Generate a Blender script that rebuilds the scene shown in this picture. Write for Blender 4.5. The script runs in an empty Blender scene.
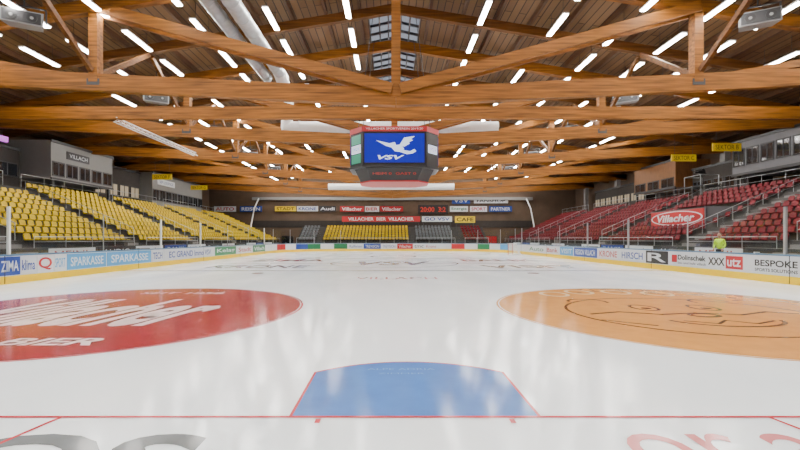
import bpy, math, random
from mathutils import Vector, Matrix
random.seed(7)
scene=bpy.context.scene
F=419.0; CX=-0.235; CY=-4.09; CZ=1.74; VX=391.0; HY=239.0
def Yd(d): return CY+d

# ---------------------------------------------------------------- materials
MATS={}
def mat(name,col,rough=0.6,metal=0.0,var=0.0,vscale=3.0,stretch=(1,1,1),emis=None,estr=0.0,bump=0.0,spec=0.5,ior=None,fine=False):
    if name in MATS: return MATS[name]
    m=bpy.data.materials.new(name); m.use_nodes=True
    nt=m.node_tree; b=nt.nodes['Principled BSDF']
    b.inputs['Base Color'].default_value=(*col,1)
    b.inputs['Roughness'].default_value=rough
    b.inputs['Metallic'].default_value=metal
    b.inputs['Specular IOR Level'].default_value=spec
    if ior: b.inputs['IOR'].default_value=ior
    if emis:
        b.inputs['Emission Color'].default_value=(*emis,1); b.inputs['Emission Strength'].default_value=estr
    tc=nt.nodes.new('ShaderNodeTexCoord'); mp=nt.nodes.new('ShaderNodeMapping')
    mp.inputs['Scale'].default_value=stretch
    nt.links.new(tc.outputs['Object'],mp.inputs['Vector'])
    nz=nt.nodes.new('ShaderNodeTexNoise'); nz.inputs['Scale'].default_value=vscale; nz.inputs['Detail'].default_value=5
    nt.links.new(mp.outputs['Vector'],nz.inputs['Vector'])
    v=max(var,0.03)
    rp=nt.nodes.new('ShaderNodeValToRGB')
    rp.color_ramp.elements[0].position=0.3; rp.color_ramp.elements[1].position=0.7
    rp.color_ramp.elements[0].color=(*[c*(1-v) for c in col],1)
    rp.color_ramp.elements[1].color=(*[min(1,c*(1+v*0.6)) for c in col],1)
    nt.links.new(nz.outputs['Fac'],rp.inputs['Fac'])
    nt.links.new(rp.outputs['Color'],b.inputs['Base Color'])
    if bump>0:
        bp=nt.nodes.new('ShaderNodeBump'); bp.inputs['Strength'].default_value=bump; bp.inputs['Distance'].default_value=0.02
        nt.links.new(nz.outputs['Fac'],bp.inputs['Height']); nt.links.new(bp.outputs['Normal'],b.inputs['Normal'])
    MATS[name]=m
    return m

wood=mat('glulam_timber',(0.215,0.078,0.009),0.6,var=0.6,vscale=1.0,stretch=(0.5,5,9),bump=0.1,spec=0.25)
wood2=mat('glulam_timber_dark',(0.11,0.04,0.006),0.6,var=0.5,vscale=1.0,stretch=(0.5,5,9),spec=0.25)
purlin=mat('purlin_timber',(0.065,0.026,0.007),0.6,var=0.3,vscale=1.0,stretch=(6,0.4,6))
deck=bpy.data.materials.new('roof_deck_boards'); deck.use_nodes=True
nt=deck.node_tree; b=nt.nodes['Principled BSDF']; b.inputs['Roughness'].default_value=0.7
tc=nt.nodes.new('ShaderNodeTexCoord'); mp=nt.nodes.new('ShaderNodeMapping'); mp.inputs['Rotation'].default_value=(0,0,math.pi/2)
br=nt.nodes.new('ShaderNodeTexBrick'); br.inputs['Scale'].default_value=1.0
br.inputs['Brick Width'].default_value=5.0; br.inputs['Row Height'].default_value=0.42; br.inputs['Mortar Size'].default_value=0.03
br.inputs['Color1'].default_value=(0.16,0.088,0.036,1); br.inputs['Color2'].default_value=(0.11,0.058,0.024,1); br.inputs['Mortar'].default_value=(0.02,0.010,0.005,1)
nt.links.new(tc.outputs['Object'],mp.inputs['Vector']); nt.links.new(mp.outputs['Vector'],br.inputs['Vector']); nt.links.new(br.outputs['Color'],b.inputs['Base Color'])

ice=bpy.data.materials.new('ice'); ice.use_nodes=True
nt=ice.node_tree; b=nt.nodes['Principled BSDF']
tc=nt.nodes.new('ShaderNodeTexCoord'); mp=nt.nodes.new('ShaderNodeMapping'); mp.inputs['Scale'].default_value=(1.0,0.35,1)
n1=nt.nodes.new('ShaderNodeTexNoise'); n1.inputs['Scale'].default_value=0.7; n1.inputs['Detail'].default_value=8
r1=nt.nodes.new('ShaderNodeValToRGB'); r1.color_ramp.elements[0].position=0.3; r1.color_ramp.elements[1].position=0.7
r1.color_ramp.elements[0].color=(0.82,0.89,0.94,1); r1.color_ramp.elements[1].color=(0.90,0.95,0.98,1)
r2=nt.nodes.new('ShaderNodeMapRange'); r2.inputs['From Min'].default_value=0.3; r2.inputs['From Max'].default_value=0.7; r2.inputs['To Min'].default_value=0.10; r2.inputs['To Max'].default_value=0.16
L=nt.links
L.new(tc.outputs['Object'],mp.inputs['Vector']); L.new(mp.outputs['Vector'],n1.inputs['Vector'])
L.new(n1.outputs['Fac'],r1.inputs['Fac']); L.new(r1.outputs['Color'],b.inputs['Base Color']); L.new(n1.outputs['Fac'],r2.inputs['Value']); L.new(r2.outputs['Result'],b.inputs['Roughness'])
b.inputs['IOR'].default_value=1.42

glass=bpy.data.materials.new('rink_glass'); glass.use_nodes=True
nt=glass.node_tree; nt.nodes.remove(nt.nodes['Principled BSDF']); out=nt.nodes['Material Output']
tr=nt.nodes.new('ShaderNodeBsdfTransparent'); tr.inputs['Color'].default_value=(0.93,0.96,0.96,1)
gl=nt.nodes.new('ShaderNodeBsdfGlossy'); gl.inputs['Roughness'].default_value=0.03
mx=nt.nodes.new('ShaderNodeMixShader'); mx.inputs['Fac'].default_value=0.04
nt.links.new(tr.outputs[0],mx.inputs[1]); nt.links.new(gl.outputs[0],mx.inputs[2]); nt.links.new(mx.outputs[0],out.inputs['Surface'])
skyglass=glass.copy(); skyglass.name='skylight_tinted_glass'
for nd in skyglass.node_tree.nodes:
    if nd.type=='BSDF_TRANSPARENT': nd.inputs['Color'].default_value=(0.35,0.42,0.55,1)

def icepaint(n,c): return mat(n,c,0.14,var=0.10,vscale=2.5,ior=1.42)
p_red=icepaint('ice_paint_red',(0.33,0.03,0.04)); p_org=icepaint('ice_paint_orange',(0.66,0.30,0.07)); p_blue=icepaint('ice_paint_blue',(0.075,0.20,0.52))
p_white=icepaint('ice_paint_white',(0.75,0.62,0.62)); p_wo=icepaint('ice_paint_cream',(0.80,0.60,0.35)); p_line=icepaint('ice_line_red',(0.55,0.06,0.08)); p_bline=icepaint('ice_line_blue',(0.10,0.18,0.50))
p_grey=icepaint('ice_paint_grey',(0.16,0.18,0.19)); p_pink=icepaint('ice_paint_pink',(0.70,0.25,0.26)); p_brown=icepaint('ice_paint_brown',(0.22,0.075,0.012)); p_fade=icepaint('ice_paint_faded',(0.30,0.32,0.50)); p_fo=icepaint('ice_paint_faded_orange',(0.65,0.42,0.22))

yellow=mat('kickplate_yellow',(0.78,0.52,0.0),0.4,spec=0.3)
white=mat('board_white',(0.60,0.63,0.66),0.35)
cap=mat('board_cap_blue',(0.08,0.17,0.28),0.4)
alu=mat('aluminium',(0.38,0.40,0.41),0.35,metal=0.6)
postw=mat('post_white',(0.65,0.67,0.67),0.4)
steel=mat('galvanised_duct',(0.48,0.52,0.55),0.35,metal=0.3,var=0.15)
ductw=mat('white_duct',(0.8,0.82,0.82),0.4)
concrete=mat('concrete',(0.055,0.052,0.05),0.85,var=0.2,vscale=1.5,bump=0.2)
concl=mat('concrete_step',(0.18,0.17,0.165),0.85,var=0.15)
wallm=mat('wall_render',(0.095,0.06,0.038),0.8,var=0.15,vscale=0.8)
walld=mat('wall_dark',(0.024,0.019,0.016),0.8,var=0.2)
facade=mat('facade_white',(0.19,0.185,0.18),0.7)
facg=mat('facade_grey',(0.11,0.11,0.12),0.7)
spk=mat('speaker_grey',(0.20,0.20,0.20),0.6)
timberclad=mat('timber_cladding',(0.19,0.08,0.025),0.6,var=0.3,stretch=(4,4,0.5))
wing=mat('window_glass_dark',(0.012,0.014,0.018),0.08,spec=0.6)
winl=mat('window_lit',(0.2,0.17,0.12),0.3,emis=(1,0.8,0.5),estr=0.25)
seaty=mat('seat_yellow',(0.46,0.32,0.0),0.55,spec=0.25)
seatr=mat('seat_red',(0.115,0.003,0.008),0.55,spec=0.25)
seatg=mat('seat_grey',(0.08,0.09,0.10),0.4)
black=mat('black_plastic',(0.006,0.006,0.007),0.4)
dgrey=mat('dark_grey_metal',(0.03,0.03,0.033),0.45,metal=0.3)
red=mat('sign_red',(0.38,0.005,0.010),0.4)
blue=mat('sign_blue',(0.01,0.045,0.26),0.4)
lblue=mat('sign_light_blue',(0.07,0.29,0.55),0.4)
green=mat('sign_green',(0.01,0.15,0.055),0.4)
syellow=mat('sign_yellow',(0.70,0.50,0.01),0.4)
TUBE=92
tube=mat('fluorescent_tube',(1,1,1),0.5,emis=(1.0,0.955,0.895),estr=TUBE)
housing=mat('lamp_housing',(0.6,0.6,0.6),0.5)
scr=mat('led_screen_blue',(0.005,0.005,0.03),0.4,emis=(0.005,0.014,0.48),estr=1.0,spec=0.2)
scrw=mat('led_screen_white',(0.1,0.1,0.1),0.3,emis=(0.7,0.8,1.0),estr=1.5)
scrg=mat('led_screen_green',(0.01,0.05,0.02),0.3,emis=(0.02,0.35,0.22),estr=0.9)
ledr=mat('led_red',(0.05,0.0,0.0),0.3,emis=(0.8,0.04,0.02),estr=0.7)
purple=mat('led_purple',(0.1,0.02,0.1),0.3,emis=(0.6,0.08,0.7),estr=1.5)
skyl=mat('skylight_frame',(0.08,0.085,0.10),0.5)

# ---------------------------------------------------------------- mesh builder
class MB:
    def __init__(s): s.v=[]; s.f=[]; s.mi=[]; s.mats=[]; s.sm=[]
    def m(s,mt):
        if mt not in s.mats: s.mats.append(mt)
        return s.mats.index(mt)
    def add(s,vs,fs,mt,smooth=False):
        o=len(s.v); k=s.m(mt); s.v+= [tuple(a) for a in vs]
        for f in fs: s.f.append(tuple(i+o for i in f)); s.mi.append(k); s.sm.append(smooth)
    def box(s,x0,x1,y0,y1,z0,z1,mt):
        vs=[(x,y,z) for x in(x0,x1) for y in(y0,y1) for z in(z0,z1)]
        s.add(vs,[(0,1,3,2),(4,6,7,5),(0,4,5,1),(2,3,7,6),(0,2,6,4),(1,5,7,3)],mt)
    def beam(s,p,q,w,h,mt,up=(0,0,1)):
        p=Vector(p);q=Vector(q);d=(q-p).normalized();sd=d.cross(Vector(up))
        if sd.length<1e-4: sd=d.cross(Vector((0,1,0)))
        sd.normalize();u=sd.cross(d).normalized()
        vs=[]
        for e in(p,q):
            for a,c in((-1,-1),(1,-1),(1,1),(-1,1)): vs.append(e+sd*(a*w/2)+u*(c*h/2))
        s.add(vs,[(0,1,2,3),(7,6,5,4),(0,4,5,1),(1,5,6,2),(2,6,7,3),(3,7,4,0)],mt)
    def cyl(s,p,q,r,mt,n=12,r2=None,caps=True):
        p=Vector(p);q=Vector(q);d=(q-p).normalized();a=d.orthogonal().normalized();c=d.cross(a)
        if r2 is None:r2=r
        vs=[]
        for e,rr in((p,r),(q,r2)):
            for i in range(n):
                t=2*math.pi*i/n; vs.append(e+(a*math.cos(t)+c*math.sin(t))*rr)
        s.add(vs,[(i,(i+1)%n,n+(i+1)%n,n+i) for i in range(n)],mt,True)
        if caps: s.add(vs,[tuple(range(n-1,-1,-1)),tuple(range(n,2*n))],mt)
    def pipe(s,pts,r,mt,n=10):
        for a,b_ in zip(pts,pts[1:]): s.cyl(a,b_,r,mt,n)
        for a in pts[1:-1]: s.ball(a,r*1.03,mt)
    def ball(s,c,r,mt,n=10,m_=6,sc=(1,1,1)):
        vs=[];fs=[]
        for j in range(m_+1):
            ph=math.pi*j/m_
            for i in range(n):
                t=2*math.pi*i/n; vs.append((c[0]+r*sc[0]*math.sin(ph)*math.cos(t),c[1]+r*sc[1]*math.sin(ph)*math.sin(t),c[2]+r*sc[2]*math.cos(ph)))
        for j in range(m_):
            for i in range(n): fs.append((j*n+i,(j+1)*n+i,(j+1)*n+(i+1)%n,j*n+(i+1)%n))
        s.add(vs,fs,mt,True)
    def poly(s,pts,mt): s.add(pts,[tuple(range(len(pts)))],mt)
    def text(s,st,o,xa,ya,w,h,mt,shear=0.0,bold=0.0):
        cu=bpy.data.curves.new('t','FONT'); cu.body=st
        cu.offset=bold; cu.shear=shear; cu.resolution_u=4
        ob=bpy.data.objects.new('t',cu); scene.collection.objects.link(ob); bpy.context.view_layer.update()
        me=bpy.data.meshes.new_from_object(ob.evaluated_get(bpy.context.evaluated_depsgraph_get()))
        bpy.data.objects.remove(ob); bpy.data.curves.remove(cu)
        if not me.vertices: return
        xs=[v.co.x for v in me.vertices]; ys=[v.co.y for v in me.vertices]
        x0,x1,y0,y1=min(xs),max(xs),min(ys),max(ys)
        o=Vector(o);xa=Vector(xa);ya=Vector(ya)
        vs=[o+xa*((v.co.x-x0)/(x1-x0)-.5)*w+ya*((v.co.y-y0)/(y1-y0)-.5)*h for v in me.vertices]
        s.add(vs,[tuple(p.vertices) for p in me.polygons],mt)
        bpy.data.meshes.remove(me)
    def obj(s,name,parent=None,loc=(0,0,0)):
        me=bpy.data.meshes.new(name); me.from_pydata(s.v,[],s.f); me.update()
        for mt in s.mats: me.materials.append(mt)
        me.polygons.foreach_set('material_index',s.mi); me.polygons.foreach_set('use_smooth',s.sm)
        ob=bpy.data.objects.new(name,me); scene.collection.objects.link(ob); ob.location=loc
        if parent: ob.parent=parent
        return ob
def empty(name,loc=(0,0,0)):
    e=bpy.data.objects.new(name,None); scene.collection.objects.link(e); e.location=loc; return e

Y0,Y1=-14.0,68.0; XW=31.5; XI=XW-.01
def zd(x): return 15.9-0.165*abs(x)

# ---------------------------------------------------------------- room shell
b=MB(); b.box(-XW,XW,Y0,Y1,-0.3,-0.02,concrete); b.obj('floor')
for nm,s in(('wall_left',-1),('wall_right',1)):
    b=MB(); x0,x1=sorted((s*XW,s*(XW+0.3))); b.box(x0,x1,Y0,Y1,-0.3,11.2,wallm); b.obj(nm)
for nm,y in(('wall_near',Y0-0.3),('wall_far',Y1)):
    b=MB()
    vs=[]
    for yy in(y,y+0.3): vs+=[(-XW-.3,yy,-0.3),(XW+.3,yy,-0.3),(XW+.3,yy,zd(XW)+.1),(0,yy,zd(0)+.1),(-XW-.3,yy,zd(XW)+.1)]
    b.add(vs,[(0,1,2,3,4),(9,8,7,6,5),(0,5,6,1),(1,6,7,2),(2,7,8,3),(3,8,9,4),(4,9,5,0)],wallm); b.obj(nm)
sk=[(Yd(25.4),Yd(38.8)),(Yd(47),Yd(55))]
b=MB(); SW=1.65
def roofq(xa,xb,ya,yb):
    vs=[(xa,ya,zd(xa)),(xb,ya,zd(xb)),(xb,yb,zd(xb)),(xa,yb,zd(xa))]
    vs+=[(x,y,z+.25) for x,y,z in vs]
    b.add(vs,[(0,3,2,1),(4,5,6,7),(0,1,5,4),(1,2,6,5),(2,3,7,6),(3,0,4,7)],deck)
for s in(-1,1): roofq(s*SW,s*(XW+.3),Y0-.3,Y1+.3)
ys=[Y0-.3]+[v for p in sk for v in p]+[Y1+.3]
for i in range(0,len(ys),2):
    for s in(-1,1): roofq(0,s*SW,ys[i],ys[i+1])
b.obj('ceiling')
for k,(ya,yb) in enumerate(sk):
    b=MB()
    z=zd(0)+.2
    n=int((yb-ya)/1.1)
    for i in range(n+1):
        y=ya+(yb-ya)*i/n; b.beam((-SW,y,zd(SW)+.1),(0,y,z),.09,.16,skyl); b.beam((0,y,z),(SW,y,zd(SW)+.1),.09,.16,skyl)
    for x in(-SW,-SW*.6,-SW*.25,SW*.25,SW*.6,SW): b.beam((x,ya,zd(x)+.12),(x,yb,zd(x)+.12),.09,.16,skyl)
    for s in(-1,1): b.poly([(0,ya,z+.1),(s*SW,ya,zd(SW)+.2),(s*SW,yb,zd(SW)+.2),(0,yb,z+.1)],skyglass)
    b.obj('window_%d'%(k+1))

b=MB()
for s in(-1,1):
    x=2.1
    while x<XW:
        b.beam((s*x,Y0,zd(x)-.17),(s*x,Y1,zd(x)-.17),.16,.34,purlin); x+=1.95
b.obj('roof_purlins')

# main trusses
def ztie(x): return 8.5+0.05*abs(x)
TR=[1.9,11.0,20.1,29.2,38.3,47.4,56.5,65.6]
def main_truss(y):
    b=MB(); w=.36
    for s in(-1,1):
        b.beam((0,0,ztie(0)),(s*31.4,0,ztie(31.4)),w,.8,wood)
        b.beam((0,0,zd(0)-.64),(s*31.4,0,zd(31.4)-.64),w,.6,wood)
        for oy in(-.3,.3):
            b.beam((s*.2,oy,ztie(0)+.35),(s*14.4,oy,zd(14.4)-.75),.16,.50,wood)
        b.beam((s*14.4,0,ztie(14.4)),(s*14.4,0,zd(14.4)-.6),.42,.42,wood,up=(0,1,0))
        b.beam((s*14.6,0,ztie(14)+.1),(s*24.5,0,zd(24.5)-.75),.2,.34,wood)
        for gx in(14.4,):
            b.box(s*gx-.3,s*gx+.3,-.2,.2,ztie(gx)-.15,ztie(gx)+.15,dgrey)
        b.box(s*30.3-.25,s*30.3+.25,-.3,.3,-.02-0,ztie(30.3)-.3,concl)
    b.beam((0,0,ztie(0)),(0,0,zd(0)-.5),.44,.44,wood,up=(0,1,0))
    b.obj('roof_truss',loc=(0,y,0))
for d in TR: main_truss(Yd(d))
def sec_truss(y,tie):
    b=MB(); w=.28
    if tie: b.beam((-31.4,0,9.15),(31.4,0,9.15),w,.72,wood)
    for s in(-1,1):
        b.beam((0,0,zd(0)-.6),(s*31.4,0,zd(31.4)-.6),w,.5,wood2)
    b.obj('roof_truss_secondary' if tie else 'roof_rafter',loc=(0,y,0))
for d in(6.5,15.6,24.7,33.8,42.9,52,61): sec_truss(Yd(d),d==24.7)
b=MB()
for s in(-1,1):
    for x in(14.4,):
        for a,c in zip(TR,TR[1:]):
            b.beam((s*x,Yd(a)+.3,ztie(x)+.5),(s*x,Yd((a+c)/2)-.15,zd(x)-1.0),.18,.24,wood2)
            b.beam((s*x,Yd(c)-.3,ztie(x)+.5),(s*x,Yd((a+c)/2)+.15,zd(x)-1.0),.18,.24,wood2)
b.obj('roof_bracing')

# fluorescent fixtures
b=MB()
rows=[-2.65,-6.75,-10.5,-14.0,-16.9,-19.3,4.85,8.8,12.0,14.9,17.4,20.8]
for x in rows:
    zz=zd(x)-1.08
    d=22.8-3.6*10
    while d<71:
        y=Yd(d)
        if y>Y0+1.5:
            b.box(x-.16,x+.16,y-1.2,y+1.2,zz,zz+.07,housing)
            b.box(x-.12,x+.12,y-1.16,y+1.16,zz-.04,zz-.001,tube)
            for yy in(y-.8,y+.8): b.cyl((x,yy,zz+.07),(x,yy,zd(x)-.02),.012,dgrey,5,caps=False)
        d+=3.6
b.obj('fluorescent_light_fixtures')

# ventilation ducts
b=MB()
for x,r in((-7.75,.40),(-8.85,.34)):
    b.pipe([(x,Y0+.5,12.95),(x,Yd(29.8)-.6,12.95)],r,steel,16)
    y=Y0+1
    while y<Yd(28.8): b.cyl((x,y,12.95),(x,y+.06,12.95),r*1.06,steel,16); y+=1.5
b.pipe([(-7.75,Yd(28.2),12.95),(-7.75,Yd(30.6),12.2),(-7.9,Yd(30.8),9.95),(7.6,Yd(30.8),9.95)],.42,ductw,16)
x=-7
while x<7.5: b.cyl((x,Yd(30.8),9.95),(x+.06,Yd(30.8),9.95),.45,ductw,16); x+=1.4
b.obj('ventilation_duct')
b=MB()
b.cyl((-8.5,Yd(55.4),8.65),(8.1,Yd(55.4),8.65),.42,ductw,16)
for x in(-8,-4,0,4,8):
    b.cyl((x,Yd(55.4),8.9),(x,Yd(55.4),12.4),.02,dgrey,5); b.cyl((x-.03,Yd(55.4),8.65),(x+.03,Yd(55.4),8.65),.44,ductw,16)
b.obj('air_supply_tube')
b=MB()
xa,za=-16.3,8.72
for oz,ox in((0,-.15),(0,.15),(.26,0)): b.cyl((xa+ox,Yd(24.5),za+oz-.13),(xa+ox,Yd(34.5),za+oz-.13),.03,postw,6)
k=0; y=Yd(24.5)
while y<Yd(34.3):
    for ox in(-.15,.15): b.cyl((xa+ox,y,za-.13),(xa,y+.25,za+.13),.015,postw,5); b.cyl((xa,y+.25,za+.13),(xa+ox,y+.5,za-.13),.015,postw,5)
    b.cyl((xa-.15,y,za-.13),(xa+.15,y,za-.13),.015,postw,5); y+=.5
b.obj('lattice_lighting_truss')

# speakers
def speaker(x,y,z):
    b=MB()
    s=1 if x>0 else -1
    vs=[(-.75,-.4,-.1),(.75,-.4,-.1),(.6,.45,.0),(-.6,.45,.0),(-.75,-.3,.55),(.75,-.3,.55),(.6,.45,.5),(-.6,.45,.5)]
    b.add(vs,[(3,2,1,0),(4,5,6,7),(0,1,5,4),(1,2,6,5),(2,3,7,6),(3,0,4,7)],spk)
    b.box(-.68,.68,-.43,-.40,-.04,.45,dgrey)
    for cx in(-.36,.36): b.cyl((cx,-.46,.2),(cx,-.42,.2),.19,black,14); b.cyl((cx,-.475,.2),(cx,-.46,.2),.07,spk,10)
    b.beam((-.78,0,.2),(-.78,0,.85),.06,.06,dgrey,up=(0,1,0)); b.beam((.78,0,.2),(.78,0,.85),.06,.06,dgrey,up=(0,1,0)); b.beam((-.8,0,.85),(.8,0,.85),.06,.06,dgrey)
    b.cyl((0,0,.85),(0,0,zd(x)-z-.02),.03,dgrey,6)
    o=b.obj('hanging_loudspeaker',loc=(x,y,z)); o.rotation_euler=(0,0,-s*0.5)
for d,h in((19.0,9.9),(28.2,9.4),(37.4,9.4),(46.5,9.3),(55.3,9.2)):
    for s in(-1,1): speaker(s*(1.68*h)-.235,Yd(d),h+CZ-.2)

# ---------------------------------------------------------------- rink outline
HW=15.0; YA=-4.0; YB=56.0; R=8.5
def outline(off=0.0,n=14):
    pts=[]
    for cx,cy,a0 in((HW-R,YB-R,0),(-HW+R,YB-R,90),(-HW+R,YA+R,180),(HW-R,YA+R,270)):
        for i in range(n+1):
            a=math.radians(a0+90*i/n); pts.append((cx+(R+off)*math.cos(a),cy+(R+off)*math.sin(a)))
    return pts
N=len(outline())
b=MB(); b.poly([(x,y,0) for x,y in outline(-.001)],ice); o=b.obj('ice_surface')
def sweep(b,o0,o1,z0,z1,mt,idx=None):
    A=outline(o0);B=outline(o1)
    rng=idx if idx is not None else range(N)
    for i in rng:
        j=(i+1)%N
        vs=[(*A[i],z0),(*A[j],z0),(*B[j],z0),(*B[i],z0),(*A[i],z1),(*A[j],z1),(*B[j],z1),(*B[i],z1)]
        b.add(vs,[(0,4,5,1),(2,6,7,3),(4,7,6,5),(0,3,7,4),(1,5,6,2)],mt)
b=MB()
sweep(b,0,.12,-.02,.30,yellow); sweep(b,.01,.12,.30,1.08,white); sweep(b,-.02,.16,1.08,1.14,cap)
def adL(p0,p1,mt,txt=None,tm=None,shear=0,hh=.42):
    d0=14.77*F/(VX-p0);d1=14.77*F/(VX-p1)
    x=-15+.004; b.box(-15.02,x,Yd(d0),Yd(d1),.33,1.05,mt)
    if txt: b.text(txt,(x+.004,Yd((d0+d1)/2),.69),(0,1,0),(0,0,1),(d1-d0)*.84,hh,tm or white,shear,.015)
def adR(p1,p0,mt,txt=None,tm=None,shear=0,hh=.42):
    d0=15.235*F/(p0-VX);d1=15.235*F/(p1-VX)
    x=15-.004; b.box(x,15.02,Yd(d0),Yd(d1),.33,1.05,mt)
    if txt: b.text(txt,(x-.004,Yd((d0+d1)/2),.69),(0,-1,0),(0,0,1),(d1-d0)*.84,hh,tm or white,shear,.015)
adL(-40,-2,white,'HOTEL',blue)
adL(-1,20,blue,'ZIMA',white); adL(20.5,36,white,'klima',blue); adL(37,53,white,'Q',red,0,.55); adL(54,66,white,'SPORT',lblue)
adL(67,106,lblue,'SPARKASSE',white); adL(107,151,lblue,'SPARKASSE',white); adL(152,163,white,'TECH',blue)
adL(164,214,white,'EC GRAND Immo VSV',blue); adL(215,236,green,'Kelag',white); adL(237,252,white,'Stadt',red); adL(253,265,green,'Villach',white)
adR(800.5,846,white,'SPORT',black)
dm=lambda p:15.235*F/(p-VX)
adR(747,800,white,None); adR(709,745,white,None)
b.text('BESPOKE',(14.99,Yd((dm(755)+dm(798))/2),.76),(0,-1,0),(0,0,1),(dm(755)-dm(798)),.26,black,0,.02)
b.text('SPORTS SOLUTIONS',(14.99,Yd((dm(755)+dm(798))/2),.48),(0,-1,0),(0,0,1),(dm(755)-dm(798)),.13,black,0,.02)
b.text('XXX',(14.99,Yd((dm(709)+dm(724))/2),.69),(0,-1,0),(0,0,1),1.0,.36,black,0,.03)
b.box(14.985,15.0,Yd(dm(743)),Yd(dm(726)),.40,.98,red)
b.text('utz',(14.98,Yd((dm(743)+dm(726))/2),.69),(0,-1,0),(0,0,1),.75,.36,white,0,.02)
adR(670,707,white,None)
b.text('Dolinschek',(14.99,Yd((dm(678)+dm(706))/2),.78),(0,-1,0),(0,0,1),(dm(678)-dm(706)),.26,black,0,.03)
b.text('bau und holz villach',(14.99,Yd((dm(678)+dm(706))/2),.50),(0,-1,0),(0,0,1),(dm(678)-dm(706)),.12,black,0,.01)
b.box(14.985,15.0,Yd(dm(677)),Yd(dm(672)),.5,.9,red)
adR(646,668,black,'R',white,0,.5); adR(620,645,white,'HIRSCH',blue); adR(598,619,white,'KRONE',red)
adR(574,597,blue,'REGION VILLACH',white); adR(560,573,lblue,'VISIT',white); adR(546,559,white,'Bank',red); adR(528,545,white,'Auto',green)
n=14
for base,cols in((0,[white,lblue,white,green,white,red,white]),(n+1,[green,white,green,blue,white,red,white])):
    for k in range(7): sweep(b,-.006,.02,.33,1.05,cols[k],[base+2*k,base+2*k+1])
cols=[(-6.4,-4.2,white,'Raiffeisen',blue),(-4.15,-1.7,blue,'TREVISION',white),(-1.65,.6,white,'TREVISION',blue),(.65,2.9,red,'Villacher',white),(2.95,4.6,white,'tmc',black),(4.65,6.4,white,'Krone',red)]
for x0,x1,m_,t,tm in cols:
    b.box(x0,x1,YB-.006,YB+.02,.33,1.05,m_); b.text(t,((x0+x1)/2,YB-.012,.69),(1,0,0),(0,0,1),(x1-x0)*.8,.4,tm)
for s in(-1,1):
    for d in(16.0,24.5,33,41,49):
        b.box(s*15-.008 if s>0 else -15-.0,s*15+.0 if s>0 else -15+.008,Yd(d),Yd(d)+.03,.02,1.08,dgrey)
b.obj('rink_boards')

# glass
b=MB()
A=outline(.06)
for i in range(N):
    j=(i+1)%N
    if i==3*(n+1)-1:
        for xa,xb in((A[i][0],-3.0),(3.0,A[j][0])): b.poly([(xa,A[i][1],1.14),(xb,A[i][1],1.14),(xb,A[i][1],2.95),(xa,A[i][1],2.95)],glass)
        continue
    b.poly([(*A[i],1.14),(*A[j],1.14),(*A[j],2.95),(*A[i],2.95)],glass)
for s in(-1,1):
    for d in(16.25,27.0,32.6,49): b.box(s*15.06-.045,s*15.06+.045,Yd(d)-.045,Yd(d)+.045,1.14,3.0,postw if s<0 else alu)
    for d in(10.8,21.6,38,43.5): b.box(s*15.06-.02,s*15.06+.02,Yd(d)-.02,Yd(d)+.02,1.14,2.96,alu)
for i in list(range(0,2*n+2,4)): b.cyl((*A[i],1.14),(*A[i],3.0),.03,alu,8)
b.obj('rink_glass_panels')

# ---------------------------------------------------------------- ice markings
b=MB()
def disc(cx,cy,r,z,mt,n=64): b.poly([(cx+r*math.cos(2*math.pi*i/n),cy+r*math.sin(2*math.pi*i/n),z) for i in range(n)],mt)
def ring(cx,cy,r,w,z,mt,n=72,a0=0,a1=360,ry=None):
    ry=ry or r
    vs=[]
    for i in range(n+1):
        t=math.radians(a0+(a1-a0)*i/n)
        vs.append((cx+(r-w/2)*math.cos(t),cy+(ry-w/2)*math.sin(t),z)); vs.append((cx+(r+w/2)*math.cos(t),cy+(ry+w/2)*math.sin(t),z))
    b.add(vs,[(2*i,2*i+1,2*i+3,2*i+2) for i in range(n)],mt)
def rect(x0,x1,y0,y1,z,mt): b.poly([(x0,y0,z),(x1,y0,z),(x1,y1,z),(x0,y1,z)],mt)
def pline(P,w,z,mt):
    for (xa,ya),(xb,yb) in zip(P,P[1:]):
        d=Vector((xb-xa,yb-ya,0)).normalized(); nn=Vector((-d.y,d.x,0))*w/2; e=d*w*.3
        p=Vector((xa,ya,z))-e;q=Vector((xb,yb,z))+e
        b.poly([p-nn,q-nn,q+nn,p+nn],mt)
for s,pm in((-1,p_red),(1,p_org)):
    disc(s*7.0,6.15,4.45,.002,pm); ring(s*7.0,6.15,4.5,.05,.003,p_line if s<0 else p_org)
X=(1,0,0);Yv=(0,1,0)
b.text('Villacher',(-7.15,6.1,.005),X,Yv,5.2,3.7,p_white,.45,.03)
b.text('BIER',(-6.0,3.0,.005),X,Yv,1.7,.5,p_white,.2,.03)
b.text('SEIT 1858',(-6.9,9.35,.005),X,Yv,2.6,.45,p_white,0,.01)
# mascot line drawing
ring(6.8,5.75,2.75,.07,.005,p_brown,ry=2.45)
for sx in(-1,1):
    ring(6.9+sx*.75,6.5,.28,.08,.0055,p_brown,ry=.42); disc(6.9+sx*.75,6.4,.12,.0056,p_brown,16)
    ring(6.9+sx*1.7,7.5,.5,.08,.0055,p_brown,a0=0 if sx>0 else -20,a1=200 if sx>0 else 180)
pline([(4.4,5.6),(5.2,5.9),(6.0,5.55),(6.9,5.75),(7.8,5.5),(8.7,5.9),(9.5,5.5)],.09,.0055,p_brown)
ring(6.9,5.0,1.2,.09,.0055,p_brown,a0=190,a1=350,ry=.8)
pline([(6.0,4.8),(6.5,4.5),(6.9,4.85),(7.3,4.5),(7.9,4.8)],.07,.0055,p_brown)
ring(6.9,5.45,.3,.12,.0055,p_brown,ry=.2)
pline([(8.6,4.6),(9.6,5.1),(10.4,4.7)],.07,.0055,p_brown); pline([(5.1,4.3),(4.3,4.9)],.07,.0055,p_brown)
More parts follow.
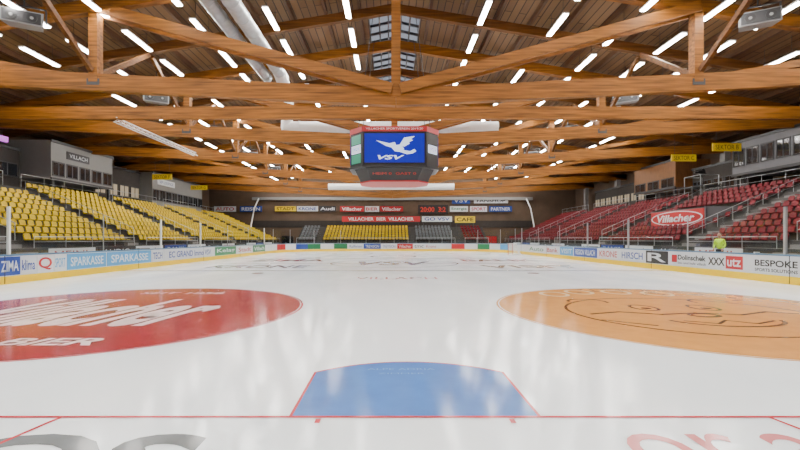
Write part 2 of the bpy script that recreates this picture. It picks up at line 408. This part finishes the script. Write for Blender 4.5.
for cx_,cy_ in((4.9,9.1),(5.9,9.6),(7.1,9.6),(8.2,9.2)): ring(cx_,cy_,.38,.12,.0055,p_wo,ry=.5)
# crease
pts=[(-1.22,0),(1.22,0),(1.22,1.37)]
a0=math.asin(1.37/1.83)
for i in range(1,16):
    a=a0+(math.pi-2*a0)*i/16; pts.append((1.83*math.cos(a),1.83*math.sin(a)))
pts.append((-1.22,1.37))
b.poly([(x,y,.003) for x,y in pts],p_blue)
pline([pts[1],*pts[2:],pts[0]],.03,.0045,p_line)
p_cr=icepaint('ice_paint_light_blue',(0.17,0.34,0.64))
b.text('ALPE ADRIA',(-.1,1.5,.005),X,Yv,.9,.07,p_cr); b.text('ZIMMER',(-.1,1.32,.005),X,Yv,.6,.05,p_cr)
rect(-14.2,14.2,-.022,.022,.006,p_line)
rect(-14.2,14.2,51.97,52.03,.004,p_line)
for s in(-1,1):
    pline([(s*3.45,0),(s*4.25,-3.9)],.04,.005,p_line)
    rect(s*.93-.03,s*.93+.02,-.14,-.05,.006,p_line)
for yb in(18.86,33.0): rect(-14.95,14.95,yb-.15,yb+.15,.003,p_bline)
rect(-14.95,14.95,25.85,26.15,.003,p_line)
ring(0,26,4.5,.1,.004,p_bline); b.text('VSV',(0,26,.0045),X,Yv,5.5,4.5,p_fade,0.2,.03)
for s in(-1,1):
    ring(s*7,46,4.5,.1,.004,p_line); disc(s*7,46,.3,.004,p_line,20)
    for yy in(17.2,34.8): disc(s*7,yy,.3,.004,p_line,20)
    b.text('KRONE' if s<0 else 'VISIT',(s*8.5,22.3,.004),X,Yv,6,2.6,p_fade if s<0 else p_fo,0,.02); b.text('ZIMA' if s<0 else 'BANK',(s*8.5,30,.004),X,Yv,6,3,p_line,0,.02)
ring(0,38,2.2,.25,.004,p_fo); b.text('VILLACH',(0,14.5,.004),X,Yv,3.6,.9,p_pink,0,.0)
b.text('or.at',(2.75,-.60,.004),X,Yv,2.0,.72,p_pink,0,.0)
b.text('OS',(-2.85,-.83,.004),X,Yv,2.1,.95,p_grey,0,.03)
b.obj('ice_markings')

# ---------------------------------------------------------------- stands
NR=11; RD=.8; RZ=.37; X0S=17.4; Z0S=1.3
YS0,YS1=-12.0,61.5
aisles={-1:[Yd(v) for v in(1,10.5,19.5,28.8,38.0,47.2,56.5)],1:[Yd(v) for v in(1,10,18.5,25.6,36.2,46,55.5)]}
def seat(b,x,y,z,s,mt,along=False):
    def T(u,v,w):
        return (x+s*u,y+v,z+w) if not along else (x+v,y+u,z+w)
    P=[(-.05,-.19,.40),(-.05,.19,.40),(.36,.19,.37),(.36,-.19,.37),(-.05,-.19,.44),(-.05,.19,.44),(.36,.19,.42),(.36,-.19,.42)]
    b.add([T(*p) for p in P],[(3,2,1,0),(4,5,6,7),(0,1,5,4),(1,2,6,5),(2,3,7,6),(3,0,4,7)],mt)
    O=[(-.18,.42),(.18,.42),(.19,.64),(.12,.72),(-.12,.72),(-.19,.64)]
    fr=[T(.34+(w-.42)*.22,v,w) for v,w in O]; bk=[T(.38+(w-.42)*.22,v,w) for v,w in O]
    b.add(fr+bk,[(0,1,2,3,4,5),(11,10,9,8,7,6)]+[(i,6+i,6+(i+1)%6,(i+1)%6) for i in range(6)],mt)
    b.add([T(.3,-.03,0),T(.3,.03,0),T(.3,.03,.4),T(.3,-.03,.4)],[(0,1,2,3)],dgrey)
signzone=(Yd(27.7),Yd(33.5))
for s in(-1,1):
    side='left' if s<0 else 'right'
    b=MB()
    def bx(xa,xb,*r): 
        xa,xb=sorted((s*xa,s*xb)); b.box(xa,xb,*r)
    bx(15.4,X0S,YS0,YS1,-.02,.3,concrete)
    for i in range(NR): bx(X0S+RD*i,X0S+RD*(i+1),YS0,YS1,-.02,Z0S+RZ*i,concrete)
    zt=Z0S+RZ*NR
    bx(X0S+RD*NR,XI,YS0,YS1,-.02,zt,concrete)
    for ya in aisles[s]:
        for i in range(NR):
            bx(X0S+RD*i-.25,X0S+RD*i+.12,ya-.6,ya+.6,Z0S+RZ*(i-1)+.0,Z0S+RZ*i-RZ/2,concl)
            bx(X0S+RD*i,X0S+RD*i+.05,ya-.6,ya+.6,Z0S+RZ*i,Z0S+RZ*i+.012,concl)
    b.obj('grandstand_'+side)
    b=MB()
    def rail(p0,p1,hz=1.0,posts=None):
        p0=Vector(p0);p1=Vector(p1);n_=posts or max(2,int((p1-p0).length/1.6)+1)
        up=Vector((0,0,hz))
        b.cyl(p0+up,p1+up,.022,alu,6); b.cyl(p0+up*.55,p1+up*.55,.014,alu,6)
        for i in range(n_):
            q=p0.lerp(p1,i/(n_-1)); b.cyl(q,q+up,.018,alu,6)
    ys_=[YS0]+aisles[s]+[YS1]
    for ya,yb in zip(ys_,ys_[1:]):
        rail((s*(X0S+.04),ya+.7,Z0S),(s*(X0S+.04),yb-.7,Z0S),.55)
        rail((s*(X0S+RD*NR+.08),ya+.7,zt),(s*(X0S+RD*NR+.08),yb-.7,zt),.95)
    for ya in aisles[s]:
        rail((s*(X0S+.9),ya+.62,Z0S+RZ),(s*(X0S+RD*NR-.3),ya+.62,Z0S+RZ*(NR-1)),.85,9)
    b.obj('stand_railing')
    b=MB(); mt=seaty if s<0 else seatr
    y=YS0+.4
    while y<YS1-.3:
        if all(abs(y-a)>.9 for a in aisles[s]):
            for i in range(NR):
                if s>0 and signzone[0]-.4<y<signzone[1]+.3 and 3<=i<=6: continue
                if s<0 and i>=9 and y<Yd(29): continue
                seat(b,s*(X0S+RD*i+.32),y,Z0S+RZ*i,s,mt)
        y+=.52
    b.obj('stadium_seats')
    b=MB(); y=YS0; k=0
    cl=[(white,'Villach',blue),(dgrey,'Energie',white),(white,'MEINL',red),(dgrey,'AUDIO',white),(white,'porsche',black),(blue,'BANK',white)]
    while y<YS1-4:
        m_,t,tm=cl[k%6]
        xa,xb=sorted((s*(X0S-.03),s*(X0S-.001))); b.box(xa,xb,y+.1,y+3.4,.62,1.26,m_)
        b.text(t,(s*(X0S-.035),y+1.75,.94),(0,-s,0),(0,0,1),2.6,.36,tm); y+=3.6;k+=1
    b.obj('stand_advertising_banners')

b=MB()
ya,yb=signzone
b.box(20.6,23.0,ya,ya+.2,2.3,3.9,facg); b.box(20.6,23.0,yb-.2,yb,2.3,3.9,facg); b.box(20.55,20.7,ya,yb,2.0,3.85,facg)
b.box(20.5,20.56,ya+.1,yb-.1,2.7,3.8,red)
n_=36; b.poly([(20.49,(ya+yb)/2+2.75*math.cos(2*math.pi*i/n_),3.25+.52*math.sin(2*math.pi*i/n_)) for i in range(n_)],white)
b.poly([(20.485,(ya+yb)/2+2.6*math.cos(2*math.pi*i/n_),3.25+.45*math.sin(2*math.pi*i/n_)) for i in range(n_)],red)
b.text('Villacher',(20.478,(ya+yb)/2,3.25),(0,-1,0),(0,0,1),4.0,.55,white,.2,.03)
b.obj('stand_entrance_with_banner')

# booths
def booth(name,s,xin,d0,d1,z0,z1,body,nwin,winrow,winmat,sign=None):
    b=MB(); xa,xb=sorted((s*xin,s*XI)); y0,y1=Yd(d0),Yd(d1)
    b.box(xa,xb,y0,y1,z0,z1,body)
    xf=s*xin
    def fx(e): return xf-s*e
    for k in range(nwin):
        w=(y1-y0)/nwin; a=y0+w*k+w*.1; c=a+w*.8
        p,q=sorted((fx(.02),fx(-.01))); b.box(p,q,a,c,winrow[0],winrow[1],winmat)
        p,q=sorted((fx(.05),fx(-.01)))
        for zz in(winrow[0],winrow[1]): b.box(p,q,a-.05,c+.05,zz-.05,zz+.05,dgrey)
        for yy in(a,c,(a+c)/2): b.box(p,q,yy-.04,yy+.04,winrow[0],winrow[1],dgrey)
    p,q=sorted((fx(.1),fx(0))); b.box(p,q,y0-.05,y1+.05,z1-.15,z1+.05,dgrey); b.box(p,q,y0-.05,y1+.05,z0-.1,z0+.1,dgrey)
    if sign: 
        b.box(*sorted((fx(.06),fx(0))),y0+sign[0],y0+sign[1],sign[2],sign[3],sign[5])
        b.text(sign[4],(fx(.07),y0+(sign[0]+sign[1])/2,(sign[2]+sign[3])/2),(0,-s,0),(0,0,1),(sign[1]-sign[0])*.8,(sign[3]-sign[2])*.5,sign[6])
    if z0>5.8:
        for yy in(y0+.3,y1-.3): b.box(xf+s*.15-.1,xf+s*.15+.1,yy-.1,yy+.1,5.37,z0,dgrey)
    b.obj(name)
booth('press_box',-1,27.5,33.6,41,6.6,9.7,facade,5,(6.9,8.0),wing,(1.6,4.2,8.45,9.1,'VILLACH',dgrey,white))
booth('vip_lounge',-1,28.2,49.1,62,5.4,9.6,facade,9,(6.4,7.6),wing,(1,5,8.3,9.0,'VIP LOUNGE',white,blue))
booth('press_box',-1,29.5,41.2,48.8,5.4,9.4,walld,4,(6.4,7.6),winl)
booth('commentator_box',1,28,41.6,48.6,6.9,9.7,timberclad,3,(7.0,7.9),wing)
booth('control_room',1,27.8,28.0,34.4,6.9,9.6,facg,5,(7.6,8.9),wing)
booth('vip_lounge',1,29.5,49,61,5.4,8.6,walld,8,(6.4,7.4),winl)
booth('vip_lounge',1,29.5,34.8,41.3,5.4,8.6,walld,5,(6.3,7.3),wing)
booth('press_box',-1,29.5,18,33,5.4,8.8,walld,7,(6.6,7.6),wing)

# tv camera on raised platform, right stand
b=MB()
b.box(-.9,.9,-1.1,1.1,1.0,1.1,dgrey)
for x in(-.8,.8):
    for y in(-1,1): b.cyl((x,y,0),(x,y,2.0),.03,alu,6)
for y in(-1,1): b.cyl((-.8,y,2.0),(.8,y,2.0),.025,alu,6); b.cyl((-.8,y,.1),(.8,y,1.0),.02,alu,6)
b.cyl((-.8,-1,2),(-.8,1,2),.025,alu,6)
for k in range(3): 
    a=k*2.1; b.cyl((.4*math.cos(a),.4*math.sin(a),1.1),(0,0,2.2),.025,black,6)
b.box(-.3,.3,-.11,.11,2.25,2.5,black); b.cyl((-.3,0,2.37),(-.6,0,2.37),.08,black,10,.1); b.box(.05,.25,-.06,.06,2.5,2.62,black); b.cyl((.3,.12,2.3),(.6,.25,2.15),.015,black,5)
b.obj('tv_camera_platform',loc=(27.6,Yd(37.6),5.37))

def hang_sign(x,d,z,t,mt,tm,w=2.2,h=.6):
    b=MB(); b.box(-w/2,w/2,-.04,.04,-h/2,h/2,mt); b.text(t,(0,-.05,0),(1,0,0),(0,0,1),w*.8,h*.6,tm)
    for sx in(-.8,.8): b.cyl((sx,0,h/2),(sx,0,zd(abs(x)+1)-z-.02),.012,dgrey,5)
    b.obj('section_sign',loc=(x,Yd(d),z))
hang_sign(25.4,32,8.75,'SEKTOR B',syellow,black); hang_sign(25.6,37,8.9,'SEKTOR C',syellow,black)
hang_sign(-25.9,47,8.7,'SEKTOR F',syellow,black); hang_sign(-25.9,56,8.6,'SEKTOR G',syellow,black)
b=MB(); b.box(-29.2,-29.0,Yd(29),Yd(31.5),9.0,9.4,purple); b.box(-29.25,-29.2,Yd(28.9),Yd(31.6),8.95,9.45,dgrey); b.cyl((-29.1,Yd(30),9.4),(-29.1,Yd(30),zd(29.3)-.02),.03,dgrey,6); b.obj('purple_light_bar')

# ---------------------------------------------------------------- far end stand
b=MB()
for i in range(6): b.box(-14.5,14.5,Yd(62.5)+.8*i,Yd(62.5)+.8*(i+1),-.02,1.3+.38*i,concrete)
b.box(-14.5,14.5,Yd(62.5)+4.8,Y1-.09,-.02,3.7,concrete)
b.obj('grandstand_far')
b=MB()
x=-13.9
while x<14:
    for i in range(6):
        if abs(x+10.9)<.6 or abs(x-2.9)<.5 or abs(x-10)<.6: continue
        m_=seaty if -10.5<x<2.7 else (seatg if x>2.7 and x<10 else seatr if x>0 else seatg)
        seat(b,x,Yd(62.5)+.8*i+.3,1.3+.38*i,1,m_,True)
    x+=.52
b.obj('stadium_seats')
b=MB()
for x0,x1 in((-14.3,-11.6),(-10.2,2.3),(3.5,9.3),(10.8,14.3)):
    b.cyl((x0,Yd(62.4),1.9),(x1,Yd(62.4),1.9),.03,alu,6)
    k=x0
    while k<=x1+.01: b.cyl((k,Yd(62.4),-.02),(k,Yd(62.4),1.9),.025,alu,6); k+=(x1-x0)/max(1,round((x1-x0)/2))
b.obj('stand_railing')
def fb(px0,px1,py0,py1,mt,t,tm,d=71.85,name='advertising_banner'):
    k=d/F; b=MB()
    x0=CX+(px0-VX)*k;x1=CX+(px1-VX)*k;z1=CZ+(HY-py0)*k;z0=CZ+(HY-py1)*k
    cx=(x0+x1)/2;cz=(z0+z1)/2
    b.box(-(x1-x0)/2,(x1-x0)/2,-.04,.04,-(z1-z0)/2,(z1-z0)/2,mt)
    for e in((x1-x0)/2,): 
        b.box(-e,e,-.06,.04,(z1-z0)/2-.04,(z1-z0)/2+.03,dgrey); b.box(-e,e,-.06,.04,-(z1-z0)/2-.03,-(z1-z0)/2+.04,dgrey)
    if d<70:
        for e in(-(x1-x0)/2+.2,(x1-x0)/2-.2): b.cyl((e,.1,3.2-cz),(e,.1,(z1-z0)/2),.04,dgrey,6)
    if t: b.text(t,(0,-.07,0),(1,0,0),(0,0,1),(x1-x0)*.84,(z1-z0)*.55,tm,0,.02)
    b.obj(name,loc=(cx,Yd(d),cz))
fb(275,296,206,211.5,syellow,'STADT',black); fb(297,318,206,211.5,white,'KRONE',blue); fb(319,336,206,211.5,dgrey,'Audi',white)
fb(340,364,206,212,red,'Villacher',white); fb(365,379,206,212,white,'BIER',red); fb(380,403,206,212,red,'Villacher',white)
fb(418,448,205,214,black,'20:00  3:2',ledr,name='score_clock'); fb(450,468,206,212,white,'Energie',green); fb(470,487,206,212,white,'SPORT',red); fb(489,512,206,212,blue,'PARTNER',white)
fb(452,470,197,204,blue,'VSV',white); fb(474,508,198,203.5,white,'FANSHOP',black)
fb(342,420,216,222,red,'VILLACHER  BIER  VILLACHER',white,d=66.8)
fb(422,452,216,222,white,'GO VSV',blue,d=66.8); fb(455,475,216,223,syellow,'CAFE',black,d=66.8)
fb(214,236,206,212,white,'AUTO',red); fb(240,262,206,212,blue,'REISEN',white)
b=MB(); b.box(-24,24,Y1-.5,Y1-.02,8.4,8.9,facade); b.obj('trim_1')
for k,x in enumerate((-22,-18,17,21)):
    b=MB(); b.box(x-1,x+1,Y1-.1,Y1-.01,-.02,2.3,dgrey); b.box(x-.9,x-.03,Y1-.14,Y1-.1,.05,2.2,red if x>0 else wing); b.box(x+.03,x+.9,Y1-.14,Y1-.1,.05,2.2,red if x>0 else wing); b.box(x-.5,x-.1,Y1-.17,Y1-.14,1.0,1.06,alu); b.obj('door_%d'%(k+1))
b=MB(); b.box(-24,24,Y1-.08,Y1-.03,3.7,4.9,walld); b.obj('trim_2')
for s in(-1,1):
    b=MB(); b.pipe([(s*22.6,0,.0),(s*22.4,0,4.0),(s*21.9,0,6.6),(s*21.2,0,8.2)],.10,ductw,10)
    b.box(s*22.6-.25,s*22.6+.25,-.25,.25,0,.06,dgrey)
    b.obj('net_mast',loc=(0,Yd(66.4),-.02))

# ---------------------------------------------------------------- scoreboard cube
root=empty('hanging_scoreboard',(-.03,Yd(26.9),0))
def octo(w,dp,ch): return [(-w/2+ch,-dp/2),(w/2-ch,-dp/2),(w/2,-dp/2+ch*1.2),(w/2,dp/2-ch*1.2),(w/2-ch,dp/2),(-w/2+ch,dp/2),(-w/2,dp/2-ch*1.2),(-w/2,-dp/2+ch*1.2)]
b=MB()
def prism(o0,o1,z0,z1,mt):
    vs=[(x,y,z0) for x,y in o0]+[(x,y,z1) for x,y in o1]
    b.add(vs,[tuple(range(7,-1,-1)),tuple(range(8,16))]+[(i,(i+1)%8,8+(i+1)%8,8+i) for i in range(8)],mt)
O=octo(5.4,3.9,.8); O2=octo(4.9,3.5,.75); O3=octo(4.2,2.9,.7)
prism(O,O,6.15,8.15,black); prism(octo(5.5,4.0,.82),octo(5.5,4.0,.82),8.15,8.45,red); prism(octo(5.5,4.0,.82),octo(5.5,4.0,.82),6.02,6.15,dgrey)
prism(O3,O2,5.3,6.02,black); prism(octo(4.3,3.0,.7),octo(4.3,3.0,.7),5.22,5.3,red)
b.obj('housing',root)
b=MB()
yf=-1.95
b.box(-1.78,1.78,yf-.03,yf,6.30,8.02,scr); b.box(-1.78,1.78,-yf,-yf+.03,6.30,8.02,scr)
b.text('VILLACHER SPORTVEREIN 2019/20',(0,-2.02,8.3),(1,0,0),(0,0,1),3.4,.12,white)
for s in(-1,1):
    xa,xb=sorted((s*2.7,s*2.73)); b.box(xa,xb,-.85,.85,6.3,8.0,scr)
    p=Vector((s*1.9,-1.95,0));q=Vector((s*2.7,-1.95+.96,0)); d=(q-p); nrm=Vector((s*d.y if s>0 else -d.y,-abs(d.x),0)).normalized()
    def pt(t,z,e=.03): v=p+d*t+nrm*e; return (v.x,v.y,z)
    for z0,z1,m1 in((6.3,6.85,scrg),(6.9,7.4,scrw),(7.45,8.0,scrg)) if s<0 else ((6.3,6.85,black),(6.9,7.4,scrw),(7.45,8.0,black)):
        b.poly([pt(.12,z0),pt(.88,z0),pt(.88,z1),pt(.12,z1)],m1)
    ctr=p+d*.5+nrm*.06; xa_=(d.normalized() if s>0 else -d.normalized())
    b.text('UNIQA' if s<0 else 'VSV',(ctr.x,ctr.y,7.15),xa_,(0,0,1),.7,.25,black if s<0 else red)
def lp(P,mt,e=.05,sx=.8,oz=.75,ox=.1): b.poly([(x*sx+ox,yf-e,z*.9+oz) for x,z in P],mt)
lp([(-1.5,7.62),(-.5,7.42),(-.1,7.5),(.0,7.3),(-.35,7.15),(-.75,7.25),(-1.05,7.4)],scrw)
lp([(-.35,7.15),(.0,7.3),(.35,7.35),(.6,7.05),(.3,6.85),(-.1,6.9)],scrw)
lp([(.25,7.3),(.6,7.8),(1.4,7.9),(1.1,7.7),(1.25,7.62),(.95,7.5),(1.0,7.4),(.6,7.2)],scrw)
lp([(.4,7.0),(1.05,6.9),(1.35,7.05),(1.5,6.9),(1.2,6.75),(.8,6.7),(.3,6.85)],scrw)
b.text('VSV',(-.2,yf-.05,6.6),(1,0,0),(0,0,1),1.6,.26,scrw,.3,.03)
b.text('HEIM 0  GAST 0',(0,-1.72,5.68),(1,0,0),(0,0,1),2.6,.14,ledr)
b.obj('screens',root)
b=MB()
for x in(-2.2,2.2):
    for y in(-1.4,1.4): b.cyl((x,y,8.4),(x*.6,y,zd(2)-.4),.02,dgrey,6)
b.beam((-2.4,0,8.6),(2.4,0,8.6),.12,.12,dgrey)
for x in(-1.5,1.5): b.cyl((x,0,8.4),(x,0,8.6),.05,dgrey,6)
b.obj('suspension',root)

# ---------------------------------------------------------------- hockey goal
b=MB()
r=.035; W=.915; H=1.22
b.pipe([(-W,0,0),(-W,0,H),(W,0,H),(W,0,0)],r,red,10)
b.pipe([(-W,0,.03),(-.95,.7,.03),(-.5,1.1,.03),(.5,1.1,.03),(.95,.7,.03),(W,0,.03)],.03,white,8)
b.pipe([(-W,0,H),(-.7,.5,H),(.7,.5,H),(W,0,H)],.03,white,8)
def gp(u,v):
    top=Vector((-.7+1.4*u,.5,H)); t=u*2-1
    bot=Vector((.9*t,1.1-.4*abs(t)**3,.03)); return bot.lerp(top,v)
for i in range(23):
    P=[gp(i/22,v/4) for v in range(5)]
    for a,c in zip(P,P[1:]): b.cyl(a,c,.009,postw,4,caps=False)
for j in range(13):
    P=[gp(u/8,j/12) for u in range(9)]
    for a,c in zip(P,P[1:]): b.cyl(a,c,.009,postw,4,caps=False)
for s in(-1,1):
    for j in range(11):
        z=.05+j*.11; t=z/H; b.cyl((s*W,0,z),(s*(.93-.2*t),.75-.25*t,z),.009,postw,4,caps=False)
    b.cyl((s*.93,.75,.03),(s*.7,.5,H),.015,white,6)
o=b.obj('hockey_goal',loc=(13.0,Yd(46.5),.0)); o.rotation_euler=(0,0,math.radians(-120))

# ---------------------------------------------------------------- steward
skin=mat('skin',(0.40,0.20,0.13),0.5); hair=mat('hair_dark',(0.03,0.018,0.01),0.6); vest=mat('hi_vis_vest',(0.40,0.66,0.01),0.5,emis=(0.5,0.8,0.0),estr=0.1); trous=mat('trousers_dark',(0.01,0.012,0.018),0.7)
def skinmesh(name,verts,edges,radii,m_,parent,sub=2,rootv=0):
    me=bpy.data.meshes.new(name); me.from_pydata(verts,edges,[]); me.materials.append(m_)
    ob=bpy.data.objects.new(name,me); scene.collection.objects.link(ob); ob.parent=parent
    md=ob.modifiers.new('skin','SKIN'); md.use_smooth_shade=True
    for i,r_ in enumerate(radii):
        rr=r_ if isinstance(r_,tuple) else (r_,r_); me.skin_vertices[0].data[i].radius=rr; me.skin_vertices[0].data[i].use_root=(i==rootv)
    s_=ob.modifiers.new('sub','SUBSURF'); s_.levels=sub; s_.render_levels=sub
    return ob
def person(x,y,z,rot,top):
    root=empty('steward_person',(x,y,z)); root.rotation_euler=(0,0,rot)
    skinmesh('torso_and_arms',[(0,0,.92),(0,0,1.08),(0,-.01,1.25),(0,0,1.40),(0,0,1.47),
        (-.17,0,1.39),(-.23,.01,1.14),(-.20,-.14,.95),(.17,0,1.39),(.23,.01,1.14),(.20,-.14,.95)],
        [(0,1),(1,2),(2,3),(3,4),(3,5),(5,6),(6,7),(3,8),(8,9),(9,10)],
        [(.155,.11),(.145,.10),(.17,.12),(.13,.09),(.06,.06),.065,.052,.04,.065,.052,.04],top,root)
    skinmesh('legs',[(0,0,.95),(-.09,0,.86),(-.10,-.02,.48),(-.10,.02,.09),(-.11,-.13,.045),(.09,0,.86),(.11,-.02,.48),(.11,.02,.09),(.12,-.13,.045)],
        [(0,1),(1,2),(2,3),(3,4),(0,5),(5,6),(6,7),(7,8)],[.12,.09,.06,.045,.04,.09,.06,.045,.04],trous,root)
    skinmesh('neck',[(0,0,1.44),(0,-.01,1.56)],[(0,1)],[.055,.05],skin,root)
    b=MB()
    b.ball((0,-.01,1.635),.105,skin,20,14,(.80,.92,1.16))
    b.ball((0,.012,1.665),.108,hair,20,12,(.84,.93,1.0))
    b.ball((0,-.112,1.62),.018,skin,8,6,(.8,1,1.4))
    for s in(-1,1):
        b.ball((s*.034,-.098,1.638),.012,white,8,6); b.ball((s*.034,-.108,1.638),.006,black,6,4)
        b.ball((s*.086,0,1.625),.026,skin,8,6,(.4,.7,1.1)); b.box(s*.034-.018,s*.034+.018,-.108,-.098,1.657,1.663,hair)
    b.ball((0,-.098,1.582),.022,mat('lips',(.35,.10,.09),.5),8,6,(1.1,.4,.3))
    b.obj('head',root)
    for s in(-1,1):
        V=[(s*.20,-.14,.95),(s*.195,-.19,.90)];E=[(0,1)];Rr=[.028,(.036,.018)]
        for k,(ox,ln) in enumerate(((-.03,.065),(-.01,.075),(.01,.07),(.028,.055))):
            o=len(V); V+= [(s*.195+ox,-.21,.875),(s*.195+ox*1.1,-.21-ln*.5,.845),(s*.195+ox*1.1,-.205-ln*.55,.845-ln*.5)]
            E+=[(1,o),(o,o+1),(o+1,o+2)]; Rr+=[.010,.009,.007]
        o=len(V); V+=[(s*.15,-.20,.91),(s*.135,-.235,.90)];E+=[(1,o),(o,o+1)];Rr+=[.012,.009]
        skinmesh('hand',V,E,Rr,skin,root,1)
    return root
person(16.55,Yd(21.4),.3,math.radians(-60),vest)

# ---------------------------------------------------------------- world / camera
w=bpy.data.worlds.new('World'); scene.world=w; w.use_nodes=True
nt=w.node_tree; bg=nt.nodes['Background']; sky=nt.nodes.new('ShaderNodeTexSky')
try:
    sky.sky_type='NISHITA'; sky.sun_disc=False; sky.sun_elevation=math.radians(25)
except Exception: pass
nt.links.new(sky.outputs[0],bg.inputs[0]); bg.inputs[1].default_value=0.045
cam=bpy.data.cameras.new('camera'); co=bpy.data.objects.new('camera',cam); scene.collection.objects.link(co)
cam.sensor_width=36; cam.lens=F/800*36; cam.shift_x=9/800; cam.shift_y=14/800; cam.clip_start=0.02; cam.clip_end=300
co.location=(CX,CY,CZ); co.rotation_euler=(math.pi/2,0,0)
scene.camera=co
